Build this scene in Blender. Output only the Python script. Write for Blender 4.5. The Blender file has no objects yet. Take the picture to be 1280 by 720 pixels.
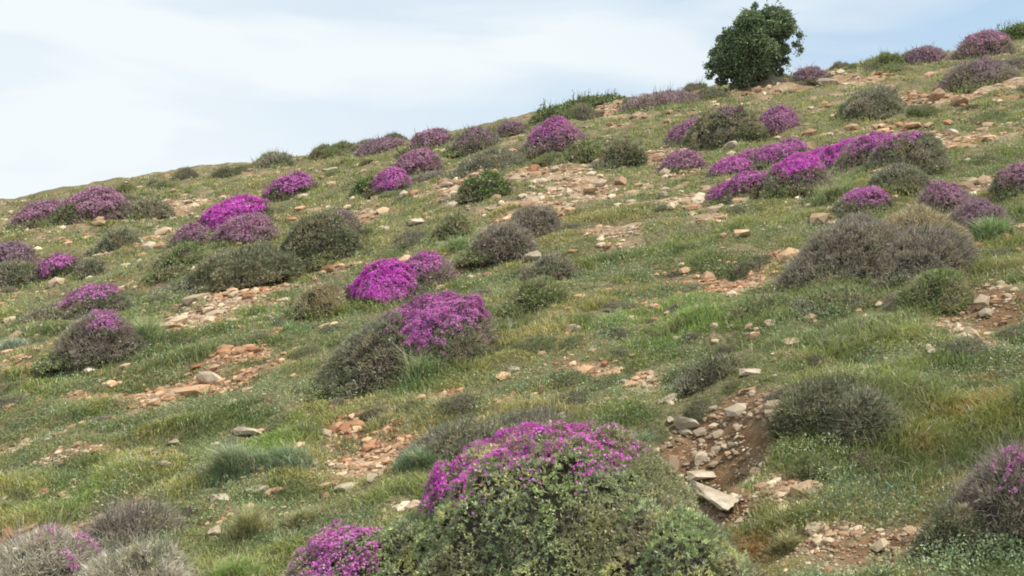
import bpy, bmesh, math
import numpy as np
from math import radians as R
from mathutils import Vector, Quaternion

SC = bpy.context.scene
COL = SC.collection
rng = np.random.default_rng(7)
W0, H0, F = 1280.0, 720.0, 1372.0
EYE = 1.6
PITCH = math.atan(40 / F)
SUN_EL, SUN_AZ = 60.0, 98.0        # azimuth measured from +y towards +x

# ------------------------------------------------------------------ noise
def _h(ix, iy, s):
    n = (ix * 374761393 + iy * 668265263 + s * 1274126177) & 0xffffffff
    n = ((n ^ (n >> 13)) * 1274126177) & 0xffffffff
    return ((n ^ (n >> 16)) & 0xffff) / 32767.5 - 1.0

def n2(x, y, s=0):
    x = np.asarray(x, float); y = np.asarray(y, float)
    ix = np.floor(x).astype(np.int64); iy = np.floor(y).astype(np.int64)
    fx = x - ix; fy = y - iy
    fx = fx * fx * (3 - 2 * fx); fy = fy * fy * (3 - 2 * fy)
    a = _h(ix, iy, s); b = _h(ix + 1, iy, s); c = _h(ix, iy + 1, s); d = _h(ix + 1, iy + 1, s)
    return (a * (1 - fx) + b * fx) * (1 - fy) + (c * (1 - fx) + d * fx) * fy

def fbm(x, y, s=0, o=3):
    v = 0; a = 1.0; t = 0
    for i in range(o):
        v = v + a * n2(x * 2.03 ** i, y * 2.03 ** i, s + i * 17); t += a; a *= .52
    return v / t

def n3(p, s=0):            # cheap 3D noise for lumps
    return (n2(p[:, 0] + .37 * p[:, 2], p[:, 1] + .71 * p[:, 2], s) + n2(p[:, 2] + 5.1, p[:, 0] - p[:, 1], s + 9)) * .6

# ------------------------------------------------------------------ terrain
def hs(x, y):
    t = np.maximum(0, y - 25.0)
    roll = np.where(t < 60, .003 * t * t, 10.8 + .36 * (t - 60))
    return .235 * y + .165 * x - roll

DIPS = []
def h(x, y):
    x = np.asarray(x, float); y = np.asarray(y, float)
    z = hs(x, y)
    k = np.clip((y + 2) / 10, .4, 1.6)
    z = z + .07 * k * n2(x / 2.6 + 3, y / 1.9, 5) + .10 * np.clip(.6 + y / 20, .6, 1.5) * fbm(x / 1.0, y / .6, 11, 3) + .042 * n2(x / .26, y / .19, 23)
    z = z + .16 * n2(x / 5.5, y / 4.3, 31) * np.clip((y - 5) / 10, 0, 1.3)
    for (cx, cy, rx, ry, dz) in DIPS:
        q = ((x - cx) / rx) ** 2 + ((y - cy) / ry) ** 2
        z = z + dz * np.exp(-q ** 1.5)
    return z

def ray(px, py):
    px = np.asarray(px, float); py = np.asarray(py, float)
    cx = (px - 640) / F; cz = (360 - py) / F
    c, s = math.cos(PITCH), math.sin(PITCH)
    fy = c - cz * s; fz = s + cz * c
    return cx / fy, fz / fy              # x and z per unit of y

def cast(px, py, full=True):
    dx, dz = ray(px, py)
    dx = np.atleast_1d(dx); dz = np.atleast_1d(dz)
    ys = 2.2 * np.exp(np.linspace(0, math.log(75 / 2.2), 260))
    hit = np.full(dx.shape, np.nan); prev = None
    for y in ys:
        g = EYE + dz * y - hs(dx * y, y)
        new = np.isnan(hit) & (g < 0)
        if prev is not None:
            hit[new] = yp + (y - yp) * (prev[new] / (prev[new] - g[new] + 1e-9))
        prev = g; yp = y
    y = hit
    if full:
        for _ in range(4):
            g = EYE + dz * y - h(dx * y, y)
            e = .05
            gp = (EYE + dz * (y + e) - hs(dx * (y + e), y + e) - (EYE + dz * y - hs(dx * y, y))) / e
            gp = np.minimum(gp, -.03)
            y = y + np.clip(-g / gp, -.06 * hit, .06 * hit) * .8
    return dx * y, y

def at(px, py):
    x, y = cast(px, py)
    for k in range(60):
        if not np.isnan(y[0]): break
        py += 2; x, y = cast(px, py)
    return float(x[0]), float(y[0])

def px_ellipse(cx, cy, rx, ry):
    x, y = at(cx, cy)
    x1, y1 = at(cx, cy + ry); x2, y2 = at(cx, cy - ry)
    return (x, y, rx / F * y, max(.08, min(abs(y2 - y1) / 2, 3 * rx / F * y)))

def dip(px, py, rx, ry, dz):
    e = px_ellipse(px, py, rx, ry)
    return (e[0], e[1], e[2], e[3], dz)
_d = [dip(880, 552, 62, 60, -.13), dip(1020, 505, 110, 35, .10), dip(930, 478, 70, 18, .10),
      dip(215, 492, 90, 16, -.05), dip(915, 352, 55, 24, -.05), dip(450, 570, 60, 40, -.05), dip(1235, 385, 55, 40, -.06)]
DIPS += _d

BARE = [px_ellipse(*e) for e in [
    (275, 388, 80, 26), (210, 492, 95, 15), (300, 440, 40, 16), (915, 355, 52, 24), (885, 272, 28, 10), (965, 318, 28, 20), (772, 290, 40, 16),
    (690, 215, 70, 22), (740, 245, 50, 14), (1240, 375, 55, 60), (1210, 415, 60, 28), (560, 495, 42, 8), (425, 545, 32, 26), (455, 585, 50, 22),
    (500, 570, 40, 12), (868, 560, 50, 45), (900, 505, 75, 40), (890, 600, 60, 26), (1030, 672, 60, 34), (995, 620, 40, 30), (1130, 690, 120, 14),
    (180, 302, 34, 12), (210, 260, 40, 10), (740, 458, 34, 9), (560, 250, 34, 10), (400, 330, 32, 12), (1160, 128, 80, 16), (1240, 110, 50, 16),
    (1060, 100, 40, 8), (955, 118, 40, 7), (770, 140, 44, 8), (1010, 190, 30, 12), (830, 205, 40, 12), (370, 165, 40, 8), (1150, 170, 60, 20), (535, 340, 40, 14),
    (80, 570, 40, 6), (800, 480, 30, 16), (20, 560, 25, 8), (700, 125, 50, 10), (850, 110, 50, 8), (1230, 235, 25, 14), (330, 300, 25, 8),
    (300, 470, 30, 14), (15, 260, 35, 6), (700, 255, 120, 28), (860, 250, 50, 14), (585, 232, 60, 14), (450, 280, 40, 12), (640, 270, 30, 10)]]

BANK = [px_ellipse(*e) for e in [(905, 520, 85, 55), (850, 575, 34, 36), (935, 560, 60, 24), (900, 605, 66, 24), (905, 640, 50, 24), (1090, 690, 60, 16), (1235, 385, 40, 40)]]
def ellmask(L, x, y):
    m = np.zeros(np.shape(x))
    for (cx, cy, rx, ry) in L:
        q = ((x - cx) / rx) ** 2 + ((y - cy) / ry) ** 2
        m = np.maximum(m, np.exp(-q * 1.1))
    return m

def bare(x, y):
    m = np.maximum(ellmask(BARE, x, y), ellmask(BANK, x, y) * 1.2)
    n = fbm(x / .42, y / .28, 77, 3)
    n_big = fbm(x / 2.3, y / 1.2, 91, 2)
    far = np.clip((y - 8) / 14, 0, 1)
    fine = n2(x / .16, y / .11, 79)
    b = m * .95 + n * .72 + n_big * .34 + fine * .26 + .10 * far + .0
    return np.clip((b - .25) * 2.2, 0, 1)

def darksoil(x, y):
    return np.clip(ellmask(BANK, x, y) * 1.5, 0, 1)

BRIGHT = [px_ellipse(*e) for e in [(840, 392, 90, 22), (780, 400, 50, 14), (90, 620, 60, 20), (520, 460, 50, 25), (1120, 195, 40, 20), (325, 565, 60, 30), (690, 560, 80, 20)]]
RUST = [px_ellipse(*e) for e in [(1225, 515, 70, 14), (1090, 615, 30, 18), (1180, 610, 40, 12), (1160, 560, 50, 12), (985, 610, 14, 10), (1250, 470, 50, 12), (120, 555, 60, 8), (745, 430, 30, 8), (940, 690, 30, 20), (1190,640,60,20)]]
DARKG = [px_ellipse(*e) for e in [(1110, 600, 150, 45), (980, 440, 90, 12), (600, 400, 90, 20), (180, 520, 60, 14), (330, 430, 70, 16), (560, 350, 60, 16), (230, 350, 80, 16), (800, 330, 90, 14), (1020, 520, 90, 35), (1100, 500, 60, 25), (310, 340, 70, 25), (900, 465, 40, 14)]]

# ------------------------------------------------------------------ mesh helpers
def tri_mesh(name, V, T, mat, C=None, parent=None, origin=None, smooth=False):
    V = np.asarray(V, np.float32).reshape(-1, 3)
    if origin is not None: V = V - np.asarray(origin, np.float32)
    T = np.asarray(T, np.int32).reshape(-1, 3)
    me = bpy.data.meshes.new(name)
    me.vertices.add(len(V)); me.vertices.foreach_set('co', V.ravel())
    me.loops.add(len(T) * 3); me.loops.foreach_set('vertex_index', T.ravel())
    me.polygons.add(len(T)); me.polygons.foreach_set('loop_start', np.arange(0, len(T) * 3, 3, dtype=np.int32))
    me.polygons.foreach_set('use_smooth', np.full(len(T), smooth, bool))
    if C is not None:
        a = me.attributes.new('Col', 'FLOAT_COLOR', 'POINT')
        c4 = np.ones((len(V), 4), np.float32); c4[:, :3] = C; a.data.foreach_set('color', c4.ravel())
    me.update(calc_edges=True)
    me.materials.append(mat)
    o = bpy.data.objects.new(name, me); COL.objects.link(o)
    if parent is not None: o.parent = parent
    return o

def tag(o, label=None, cat=None, group=None, kind=None):
    if label: o['label'] = label
    if cat: o['category'] = cat
    if group: o['group'] = group
    if kind: o['kind'] = kind
    return o

def empty(name, loc):
    o = bpy.data.objects.new(name, None); COL.objects.link(o); o.location = loc; o.empty_display_size = .1
    return o

def nrm(a): return a / (np.linalg.norm(a, axis=-1, keepdims=True) + 1e-9)

def needles(P, N, L, Wd, spread, col, r, tip=1.25):
    n = len(P)
    D = nrm(N + spread * r.normal(size=(n, 3)))
    S = nrm(np.cross(D, r.normal(size=(n, 3)))) * (np.reshape(Wd, (-1, 1)) * .5)
    Lc = np.reshape(L, (-1, 1))
    V = np.stack([P - S, P + S, P + D * Lc], 1).reshape(-1, 3)
    T = np.arange(3 * n).reshape(-1, 3)
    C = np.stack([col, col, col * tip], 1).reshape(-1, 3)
    return V, T, C

def leaves(P, N, L, Wd, spread, col, r, tip=1.15):
    n = len(P)
    D = nrm(N + spread * r.normal(size=(n, 3)))
    S = nrm(np.cross(D, r.normal(size=(n, 3)))) * (np.reshape(Wd, (-1, 1)) * .5)
    Lc = np.reshape(L, (-1, 1))
    V = np.stack([P, P + D * Lc * .5 + S, P + D * Lc, P + D * Lc * .5 - S], 1).reshape(-1, 3)
    b = np.arange(n)[:, None] * 4
    T = np.concatenate([b + [0, 1, 2], b + [0, 2, 3]], 1).reshape(-1, 3)
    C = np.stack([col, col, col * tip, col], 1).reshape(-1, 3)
    return V, T, C

def florets(P, N, s, col, r):
    n = len(P)
    N = nrm(N + .45 * r.normal(size=(n, 3)))
    A = nrm(np.cross(N, r.normal(size=(n, 3)))); B = np.cross(N, A)
    s = np.reshape(s, (-1, 1)); vs = []
    up = N * s * .35
    for d, e in ((A, B), (B, -A)):
        vs += [P + d * s + up, P + e * s * .38, P - d * s + up, P - e * s * .38]
    V = np.stack(vs, 1).reshape(-1, 3)
    b = np.arange(n)[:, None] * 8
    T = np.concatenate([b + [0, 1, 3], b + [2, 3, 1], b + [4, 5, 7], b + [6, 7, 5]], 1).reshape(-1, 3)
    C = np.repeat(col, 8, 0)
    return V, T, C

def blades(P, az, H, lean, Wd, col, r, tipc=None, up=None):
    n = len(P)
    d = np.stack([np.cos(az), np.sin(az), np.zeros(n)], 1)
    f = r.uniform(0, 2 * np.pi, n)
    S = np.stack([np.cos(f), np.sin(f), np.zeros(n)], 1) * (Wd * .5)[:, None]
    Hc = H[:, None]; l = lean[:, None]
    z = np.array([[0, 0, 1.0]])
    M = P + z * Hc * .55 * (1 - .15 * l) + d * Hc * l * .28
    Tp = P + z * Hc * (1 - .42 * l) + d * Hc * l
    V = np.stack([P - S, P + S, M + S * .8, M - S * .8, Tp], 1).reshape(-1, 3)
    b = np.arange(n)[:, None] * 5
    T = np.concatenate([b + [0, 1, 2], b + [0, 2, 3], b + [3, 2, 4]], 1).reshape(-1, 3)
    if tipc is None: tipc = col * 1.2
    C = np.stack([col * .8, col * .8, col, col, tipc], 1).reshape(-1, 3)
    return V, T, C

class Acc:
    def __init__(s): s.V = []; s.T = []; s.C = []; s.n = 0
    def add(s, vtc):
        V, T, C = vtc
        if len(V) == 0: return
        s.V.append(V); s.T.append(T + s.n); s.C.append(C); s.n += len(V)
    def build(s, name, mat, parent=None, origin=None, smooth=False):
        return tri_mesh(name, np.concatenate(s.V), np.concatenate(s.T), mat, np.concatenate(s.C), parent, origin, smooth)

# ------------------------------------------------------------------ materials
def newmat(name):
    m = bpy.data.materials.new(name); m.use_nodes = True
    nt = m.node_tree; nt.nodes.clear()
    return m, nt, nt.nodes, nt.links

def leaf_mat(name, trans=.3, rough=.55, spec=.06):
    m, nt, N, L = newmat(name)
    out = N.new('ShaderNodeOutputMaterial'); at_ = N.new('ShaderNodeAttribute'); at_.attribute_name = 'Col'
    d = N.new('ShaderNodeBsdfDiffuse'); t = N.new('ShaderNodeBsdfTranslucent'); g = N.new('ShaderNodeBsdfGlossy')
    g.inputs['Roughness'].default_value = rough; g.inputs['Color'].default_value = (.8, .85, .8, 1)
    m1 = N.new('ShaderNodeMixShader'); m1.inputs[0].default_value = trans
    m2 = N.new('ShaderNodeMixShader'); m2.inputs[0].default_value = spec
    L.new(at_.outputs['Color'], d.inputs['Color']); L.new(at_.outputs['Color'], t.inputs['Color'])
    L.new(d.outputs[0], m1.inputs[1]); L.new(t.outputs[0], m1.inputs[2])
    L.new(m1.outputs[0], m2.inputs[1]); L.new(g.outputs[0], m2.inputs[2]); L.new(m2.outputs[0], out.inputs[0])
    return m
M_LEAF = leaf_mat('foliage'); M_GRASS = leaf_mat('grass_blades', .35); M_FLOW = leaf_mat('petals', .35, .6, .02)
M_TWIG = leaf_mat('dry_twigs', .05, .7, .03)

def soil_mat():
    m, nt, N, L = newmat('stony_soil')
    out = N.new('ShaderNodeOutputMaterial'); b = N.new('ShaderNodeBsdfPrincipled')
    b.inputs['Roughness'].default_value = .95; b.inputs['Specular IOR Level'].default_value = .1
    tc = N.new('ShaderNodeTexCoord'); at_ = N.new('ShaderNodeAttribute'); at_.attribute_name = 'Col'
    def noise(sc, det=6):
        n = N.new('ShaderNodeTexNoise'); n.inputs['Scale'].default_value = sc; n.inputs['Detail'].default_value = det
        n.inputs['Roughness'].default_value = .7; L.new(tc.outputs['Object'], n.inputs['Vector']); return n
    def ramp(src, stops):
        r = N.new('ShaderNodeValToRGB'); L.new(src, r.inputs[0]); e = r.color_ramp.elements
        e[0].position, e[0].color = stops[0][0], (*stops[0][1], 1); e[1].position, e[1].color = stops[-1][0], (*stops[-1][1], 1)
        for p, c in stops[1:-1]:
            q = e.new(p); q.color = (*c, 1)
        return r
    n1 = noise(3.0); n2_ = noise(40, 4); n4 = noise(14, 8)
    soil = ramp(n1.outputs[0], [(.35, (.24, .145, .085)), (.5, (.34, .235, .15)), (.65, (.44, .345, .235))])
    grain = ramp(n4.outputs[0], [(.3, (.5, .45, .42)), (.5, (1, 1, 1)), (.7, (1.35, 1.3, 1.25))])
    mul = N.new('ShaderNodeMix'); mul.data_type = 'RGBA'; mul.blend_type = 'MULTIPLY'; mul.inputs[0].default_value = 1
    L.new(soil.outputs[0], mul.inputs[6]); L.new(grain.outputs[0], mul.inputs[7])
    vor = N.new('ShaderNodeTexVoronoi'); vor.inputs['Scale'].default_value = 26; L.new(tc.outputs['Object'], vor.inputs['Vector'])
    peb = ramp(vor.outputs['Distance'], [(.16, (1, 1, 1)), (.26, (0, 0, 0))])
    mx = N.new('ShaderNodeMix'); mx.data_type = 'RGBA'; mx.inputs[7].default_value = (.55, .46, .34, 1)
    ms = N.new('ShaderNodeMath'); ms.operation = 'MULTIPLY'; ms.inputs[1].default_value = .45
    L.new(peb.outputs[0], ms.inputs[0]); L.new(ms.outputs[0], mx.inputs[0]); L.new(mul.outputs[2], mx.inputs[6])
    turf = ramp(n2_.outputs[0], [(.35, (.09, .085, .04)), (.52, (.17, .15, .078)), (.70, (.33, .26, .165))])
    m3 = N.new('ShaderNodeMix'); m3.data_type = 'RGBA'
    sc_ = N.new('ShaderNodeSeparateColor'); L.new(at_.outputs['Color'], sc_.inputs[0])
    m5 = N.new('ShaderNodeMix'); m5.data_type = 'RGBA'; m5.blend_type = 'MULTIPLY'; m5.inputs[7].default_value = (.58, .50, .43, 1)
    L.new(sc_.outputs[1], m5.inputs[0]); L.new(mx.outputs[2], m5.inputs[6])
    L.new(sc_.outputs[0], m3.inputs[0]); L.new(turf.outputs[0], m3.inputs[6]); L.new(m5.outputs[2], m3.inputs[7])
    L.new(m3.outputs[2], b.inputs['Base Color'])
    bp = N.new('ShaderNodeBump'); bp.inputs['Strength'].default_value = .8; bp.inputs['Distance'].default_value = .03
    L.new(n4.outputs[0], bp.inputs['Height']); L.new(bp.outputs[0], b.inputs['Normal'])
    L.new(b.outputs[0], out.inputs[0]); return m
M_SOIL = soil_mat()

def rock_mat(name, base, tint):
    m, nt, N, L = newmat(name)
    out = N.new('ShaderNodeOutputMaterial'); b = N.new('ShaderNodeBsdfPrincipled')
    b.inputs['Roughness'].default_value = .9; b.inputs['Specular IOR Level'].default_value = .2
    tc = N.new('ShaderNodeTexCoord'); oi = N.new('ShaderNodeObjectInfo')
    n = N.new('ShaderNodeTexNoise'); n.inputs['Scale'].default_value = 9; n.inputs['Detail'].default_value = 8; n.inputs['Roughness'].default_value = .7
    L.new(tc.outputs['Object'], n.inputs['Vector'])
    r = N.new('ShaderNodeValToRGB'); e = r.color_ramp.elements
    e[0].position = .32; e[0].color = (*[c * .5 for c in tint], 1); e[1].position = .62; e[1].color = (*base, 1)
    q = e.new(.45); q.color = (*tint, 1)
    L.new(n.outputs[0], r.inputs[0])
    hs_ = N.new('ShaderNodeHueSaturation'); mr = N.new('ShaderNodeMapRange'); mr.inputs['To Min'].default_value = .75; mr.inputs['To Max'].default_value = 1.15
    L.new(oi.outputs['Random'], mr.inputs['Value']); L.new(mr.outputs[0], hs_.inputs['Value']); L.new(r.outputs[0], hs_.inputs['Color'])
    L.new(hs_.outputs[0], b.inputs['Base Color'])
    bp = N.new('ShaderNodeBump'); bp.inputs['Strength'].default_value = .6; bp.inputs['Distance'].default_value = .02
    L.new(n.outputs[0], bp.inputs['Height']); L.new(bp.outputs[0], b.inputs['Normal'])
    L.new(b.outputs[0], out.inputs[0]); return m
M_ROCK = rock_mat('pale_limestone', (.56, .48, .37), (.42, .33, .23))
M_ROCK2 = rock_mat('reddish_limestone', (.46, .32, .21), (.33, .2, .12))

# ------------------------------------------------------------------ ground sheet
def build_ground():
    ny, nx = 820, 620
    ys = np.concatenate([np.linspace(-12, 2.2, 60, endpoint=False), 2.2 * np.exp(np.linspace(0, math.log(45 / 2.2), 640)), np.geomspace(46, 420, 120)])
    u = np.linspace(-1, 1, nx)
    Y = np.repeat(ys[:, None], nx, 1)
    half = 2.2 + np.abs(ys) * .62 + np.clip(ys - 45, 0, 1e9) * .6
    X = u[None, :] ** 1 * half[:, None]
    # carry the last columns far out so the sheet reaches the horizon on both sides
    edge = np.clip((np.abs(u) - .9) / .1, 0, 1) ** 2
    X = X + np.sign(u)[None, :] * edge[None, :] * (60 + 0 * Y)
    Z = h(X, Y)
    B = bare(X, Y)
    V = np.stack([X, Y, Z], -1).reshape(-1, 3)
    i = np.arange((len(ys) - 1) * nx).reshape(len(ys) - 1, nx)[:, :-1].ravel()
    T = np.concatenate([np.stack([i, i + 1, i + nx + 1], 1), np.stack([i, i + nx + 1, i + nx], 1)])
    C = np.stack([B.ravel(), darksoil(X, Y).ravel(), 0 * B.ravel()], 1)
    o = tri_mesh('ground', V, T, M_SOIL, C, smooth=True)
    tag(o, kind='structure')
build_ground()

# ------------------------------------------------------------------ shrubs
GAIN = 2.35
STY = {  # palette (linear albedo), needle share, leaf share, spread, twig colour
    'hero':  dict(pal=[(.15, .185, .095), (.20, .235, .115), (.10, .13, .07), (.18, .20, .14), (.25, .26, .12)], nd=.35, sp=.75, tw=(.16, .13, .10), Lr=.015, ros=6),
    'grey':  dict(pal=[(.145, .13, .115), (.115, .10, .085), (.18, .16, .14), (.10, .105, .065), (.15, .125, .125)], nd=.75, sp=.55, tw=(.15, .12, .11), Lr=.028, ros=1),
    'pale':  dict(pal=[(.25, .24, .20), (.19, .18, .16), (.29, .27, .24), (.15, .16, .11)], nd=.8, sp=.65, tw=(.25, .22, .19), Lr=.03, ros=1),
    'purp':  dict(pal=[(.18, .125, .145), (.14, .115, .11), (.20, .15, .17), (.10, .105, .07)], nd=.7, sp=.55, tw=(.14, .10, .10), Lr=.026, ros=1),
    'green': dict(pal=[(.10, .125, .05), (.13, .15, .065), (.075, .10, .045), (.16, .17, .085)], nd=.5, sp=.7, tw=(.10, .09, .05), Lr=.024, ros=1),
    'dark':  dict(pal=[(.075, .085, .045), (.10, .11, .06), (.06, .065, .038), (.13, .13, .085)], nd=.45, sp=.7, tw=(.08, .06, .05), Lr=.026, ros=1),
    'greyg': dict(pal=[(.12, .13, .085), (.09, .10, .06), (.15, .15, .11), (.13, .115, .10)], nd=.6, sp=.6, tw=(.12, .10, .08), Lr=.026, ros=1),
    'tan':   dict(pal=[(.22, .19, .13), (.17, .15, .10), (.26, .22, .15), (.14, .14, .08)], nd=.75, sp=.55, tw=(.18, .14, .10), Lr=.028, ros=1),
    'leafy': dict(pal=[(.06, .095, .03), (.085, .125, .04), (.045, .07, .025), (.12, .15, .06)], nd=.1, sp=1.0, tw=(.08, .06, .04), Lr=.04, ros=2),
}
FC = {'viv': [(.54, .05, .43), (.64, .10, .53), (.45, .03, .34), (.62, .20, .54)],
      'mid': [(.46, .10, .38), (.54, .16, .45), (.38, .08, .30), (.50, .25, .43)],
      'dus': [(.38, .17, .29), (.45, .24, .36), (.31, .14, .22), (.35, .21, .26)],
      'fnt': [(.27, .17, .22), (.33, .21, .27), (.24, .15, .19)]}

def pick(pal, n, r, field=None):
    pal = np.array(pal)
    if field is None: k = r.integers(0, len(pal), n)
    else: k = np.clip(((field * .9 + .5) * len(pal) + r.normal(size=n) * .8), 0, len(pal) - 1).astype(int)
    return pal[k] * GAIN * r.uniform(.75, 1.25, (n, 1))

def lump_of(D, sd): return 1 + .11 * n3(D * 2.2, sd) + .08 * n3(D * 5.2, sd + 3) + .06 * n3(D * 11, sd + 6)

CORES = []                        # footprints, so grass and stones keep clear of them
SX, SY = .165, .20
def on_dome(c, D, rad, k, shear=True):
    q = D * rad * (k if np.ndim(k) == 0 else k[:, None])
    fl = 1 + .15 * np.clip(1 - np.abs(D[:, 2]) * 1.15, 0, 1) ** 2
    q[:, :2] *= fl[:, None]
    if shear: q[:, 2] += SX * q[:, 0] + SY * q[:, 1]
    return c + q

def core_mesh(cs, r, shear=True):
    V = []; T = []; n0 = 0
    nu, nv = 28, 12
    for (c, rad, sd) in cs:
        a = np.linspace(0, 2 * np.pi, nu, endpoint=False); e = np.linspace(-.35, np.pi / 2, nv)
        A, E = np.meshgrid(a, e)
        D = np.stack([np.cos(A) * np.cos(E), np.sin(A) * np.cos(E), np.sin(E)], -1).reshape(-1, 3)
        k = lump_of(D, sd) - .17
        V.append(on_dome(c, D, rad, k, shear))
        i, j = np.meshgrid(np.arange(nu), np.arange(nv - 1)); i = i.ravel(); j = j.ravel()
        p = j * nu + i; q = j * nu + (i + 1) % nu
        T.append(np.concatenate([np.stack([p, q, q + nu], 1), np.stack([p, q + nu, p + nu], 1)]) + n0); n0 += nu * nv
    return np.concatenate(V), np.concatenate(T)

def lobe_world(b, dr=.85):
    x0, y0, x1, y1 = b[:4]
    cx = (x0 + x1) / 2
    X, Y = at(cx, y1)
    ry = (x1 - x0) / 2 / F * Y * dr
    Yc = Y + ry * .85
    dx, dz = ray(cx, y0)
    Xc = float(ray(cx, y1)[0]) * Yc
    rx = (x1 - x0) / 2 / F * Yc
    Zc = float(h(Xc, Yc))
    rz = float(dz) * Yc + EYE - Zc
    rz = min(max(rz * (.88 if Yc > 9 else 1), .26 * rx), (1.15 if Yc < 5 else 1.0) * rx)
    return np.array([Xc, Yc, Zc]), np.array([rx, ry, rz])

def make_shrub(name, label, boxes, style, flowers=(), cat='shrub', group=None, seed=0, cover=2.6, world=None, px_per_m=None, twigs=True):
    """boxes: visible extents of the domes; flowers: (dome index, hue, axis, threshold, density)"""
    r = np.random.default_rng(seed + 100)
    st = STY[style] if isinstance(style, str) else None
    cs = []
    for k, b in enumerate(boxes):
        if world: c, rad = np.array(b[0]), np.array(b[1])
        else: c, rad = lobe_world(b)
        cs.append((c, rad, seed * 7 + k * 13))
    mains = list(cs); par = list(range(len(cs)))
    if not world:
        out = []; par = []
        for k, (c, rad, sd) in enumerate(mains):
            out.append((c, rad * [.93, .92, 1.0], sd)); par.append(k)
            wide = rad[0] * F / c[1]
            for q in range(2 + int(wide > 40) + int(wide > 90)):
                a = r.choice([0, math.pi]) + r.normal() * .5 - (.5 if q == 1 else 0); off = r.uniform(.42, .62); sc = r.uniform(.38, .60)
                c2 = c + np.array([math.cos(a) * off * rad[0], math.sin(a) * off * rad[1], 0]); c2[2] = float(h(c2[0], c2[1]))
                top = c[2] + rad[2] * r.uniform(.55, .92) * math.sqrt(max(.1, 1 - off ** 2))
                rz2 = max(top - c2[2], .3 * rad[2])
                out.append((c2, np.array([rad[0] * sc, rad[1] * sc, min(rz2, rad[2])]), sd + 31 + q)); par.append(k)
        for k, (c, rad, sd) in enumerate(mains):
            if rad[0] * F / c[1] < 14 or c[1] < 4.6: continue
            a = r.uniform(2.6, 4.6); off = r.uniform(.35, .7)
            c2 = c + np.array([math.cos(a) * off * rad[0], -abs(math.sin(a)) * off * rad[1] * .8, 0]); c2[2] = float(h(c2[0], c2[1]))
            out.append((c2, np.array([rad[0] * r.uniform(.7, 1.0), rad[1] * .8, max(.05, rad[2] * r.uniform(.28, .45))]), sd + 91)); par.append(-1 - k)
        cs = out
    base = np.mean([c for c, _, _ in mains], 0); base[2] = float(h(base[0], base[1])) if not world else base[2]
    root = empty(name, tuple(base)); tag(root, label, cat, group)
    if not world:
        for c, rad, _ in mains: CORES.append((c[0], c[1], rad[0] * .93, rad[1] * .93))
    V, T = core_mesh(cs, r, not world)
    cc = np.tile(np.array([.07, .055, .035]) * .8, (len(V), 1))
    tri_mesh('woody_base', V, T, M_TWIG, cc, root, base, True)
    fol = Acc(); tw = Acc(); fl = Acc()
    for k, (c, rad, sd) in enumerate(cs):
        apron = par[k] < 0; pk = par[k] if not apron else -1 - par[k]; s2 = boxes[pk][4] if (not world and len(boxes[pk]) > 4) else style; s2 = ('green' if sd % 2 else 'greyg') if apron else s2; mc, mrad = mains[pk][0], mains[pk][1]
        st = STY[s2]
        ppm = px_per_m or F / c[1]
        area = math.pi * rad[0] * rad[2] * ppm ** 2 * .75 + 200
        L = max(st['Lr'], 4.2 / ppm); Wn = max(.0022, 1.05 / ppm); Wl = max(.006 if st['ros'] < 2 else .0055, 1.9 / ppm)
        a_el = st['nd'] * L * ppm * Wn * ppm * .5 + (1 - st['nd']) * L * ppm * .7 * Wl * ppm * .5
        n = int(min(cover * 1.6 * area / a_el, 300000) / st['ros'])
        D = r.normal(size=(int(n * 1.5), 3)); D[:, 2] = np.abs(D[:, 2]) * 1.0 - .25 * r.random(len(D)); D = nrm(D)
        def keep_outside(P, marg=.93):
            ok = np.ones(len(P), bool)
            for j, (c2, r2, _) in enumerate(cs):
                if j != k:
                    q = P - c2
                    if not world: q[:, 2] -= SX * q[:, 0] + SY * q[:, 1]
                    ok &= ((q / (r2 * marg)) ** 2).sum(1) > 1
            return ok
        lump = lump_of(D, sd)
        Nn = nrm(D / rad)
        P = on_dome(c, D, rad, lump, not world)
        back = Nn[:, 1] > .35
        fld = n3(D * 9, sd + 5)
        ok = keep_outside(P) & (~back | (r.random(len(P)) < .45)) & (r.random(len(P)) < (.9 if st['ros'] > 2 else .52) + 1.5 * (fld + .30))
        D, Nn, P, lump, fld = D[ok], Nn[ok], P[ok], lump[ok], fld[ok]
        P = P - Nn * (L * r.uniform(.1, 1.0, (len(P), 1)))
        ff = n3(D * 3.1, sd + 40) * .7
        colf = pick(st['pal'], len(P), r, ff)
        worn = np.clip(n3(D * 1.9, sd + 77) * 1.6 - .15, 0, .35 if s2 in ('grey', 'purp') else .6)[:, None]
        colf = (colf * (1 - worn) + np.array([.17, .15, .10]) * GAIN * worn) * [1.05, 1.0, .92]
        if st['ros'] > 1:
            q = st['ros']; rp = lambda a: np.repeat(a, q, 0)
            P, Nn, colf, D = rp(P), rp(Nn), rp(colf), rp(D)
            colf = colf * r.uniform(.8, 1.25, (len(colf), 1))
        isn = r.random(len(P)) < st['nd']
        Nu = nrm(Nn + [0, 0, .25])
        lr = r.uniform(.6, 1.35, len(P))
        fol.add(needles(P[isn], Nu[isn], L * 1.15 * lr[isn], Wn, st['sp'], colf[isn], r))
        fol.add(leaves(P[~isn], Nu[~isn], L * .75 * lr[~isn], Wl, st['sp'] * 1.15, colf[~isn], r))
        # stray twigs that stand out of the outline
        m = int(min(area * .05 + 20, 1500))
        D2 = nrm(np.abs(r.normal(size=(m, 3))) * [1, 1, 1] * np.stack([r.choice([-1, 1], m), r.choice([-1, 1], m), np.ones(m)], 1))
        P2 = on_dome(c, D2, rad, .9, not world)
        ok2 = keep_outside(P2, 1.0)
        P2 = P2[ok2]; N2 = nrm(D2[ok2] / rad); 
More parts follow.
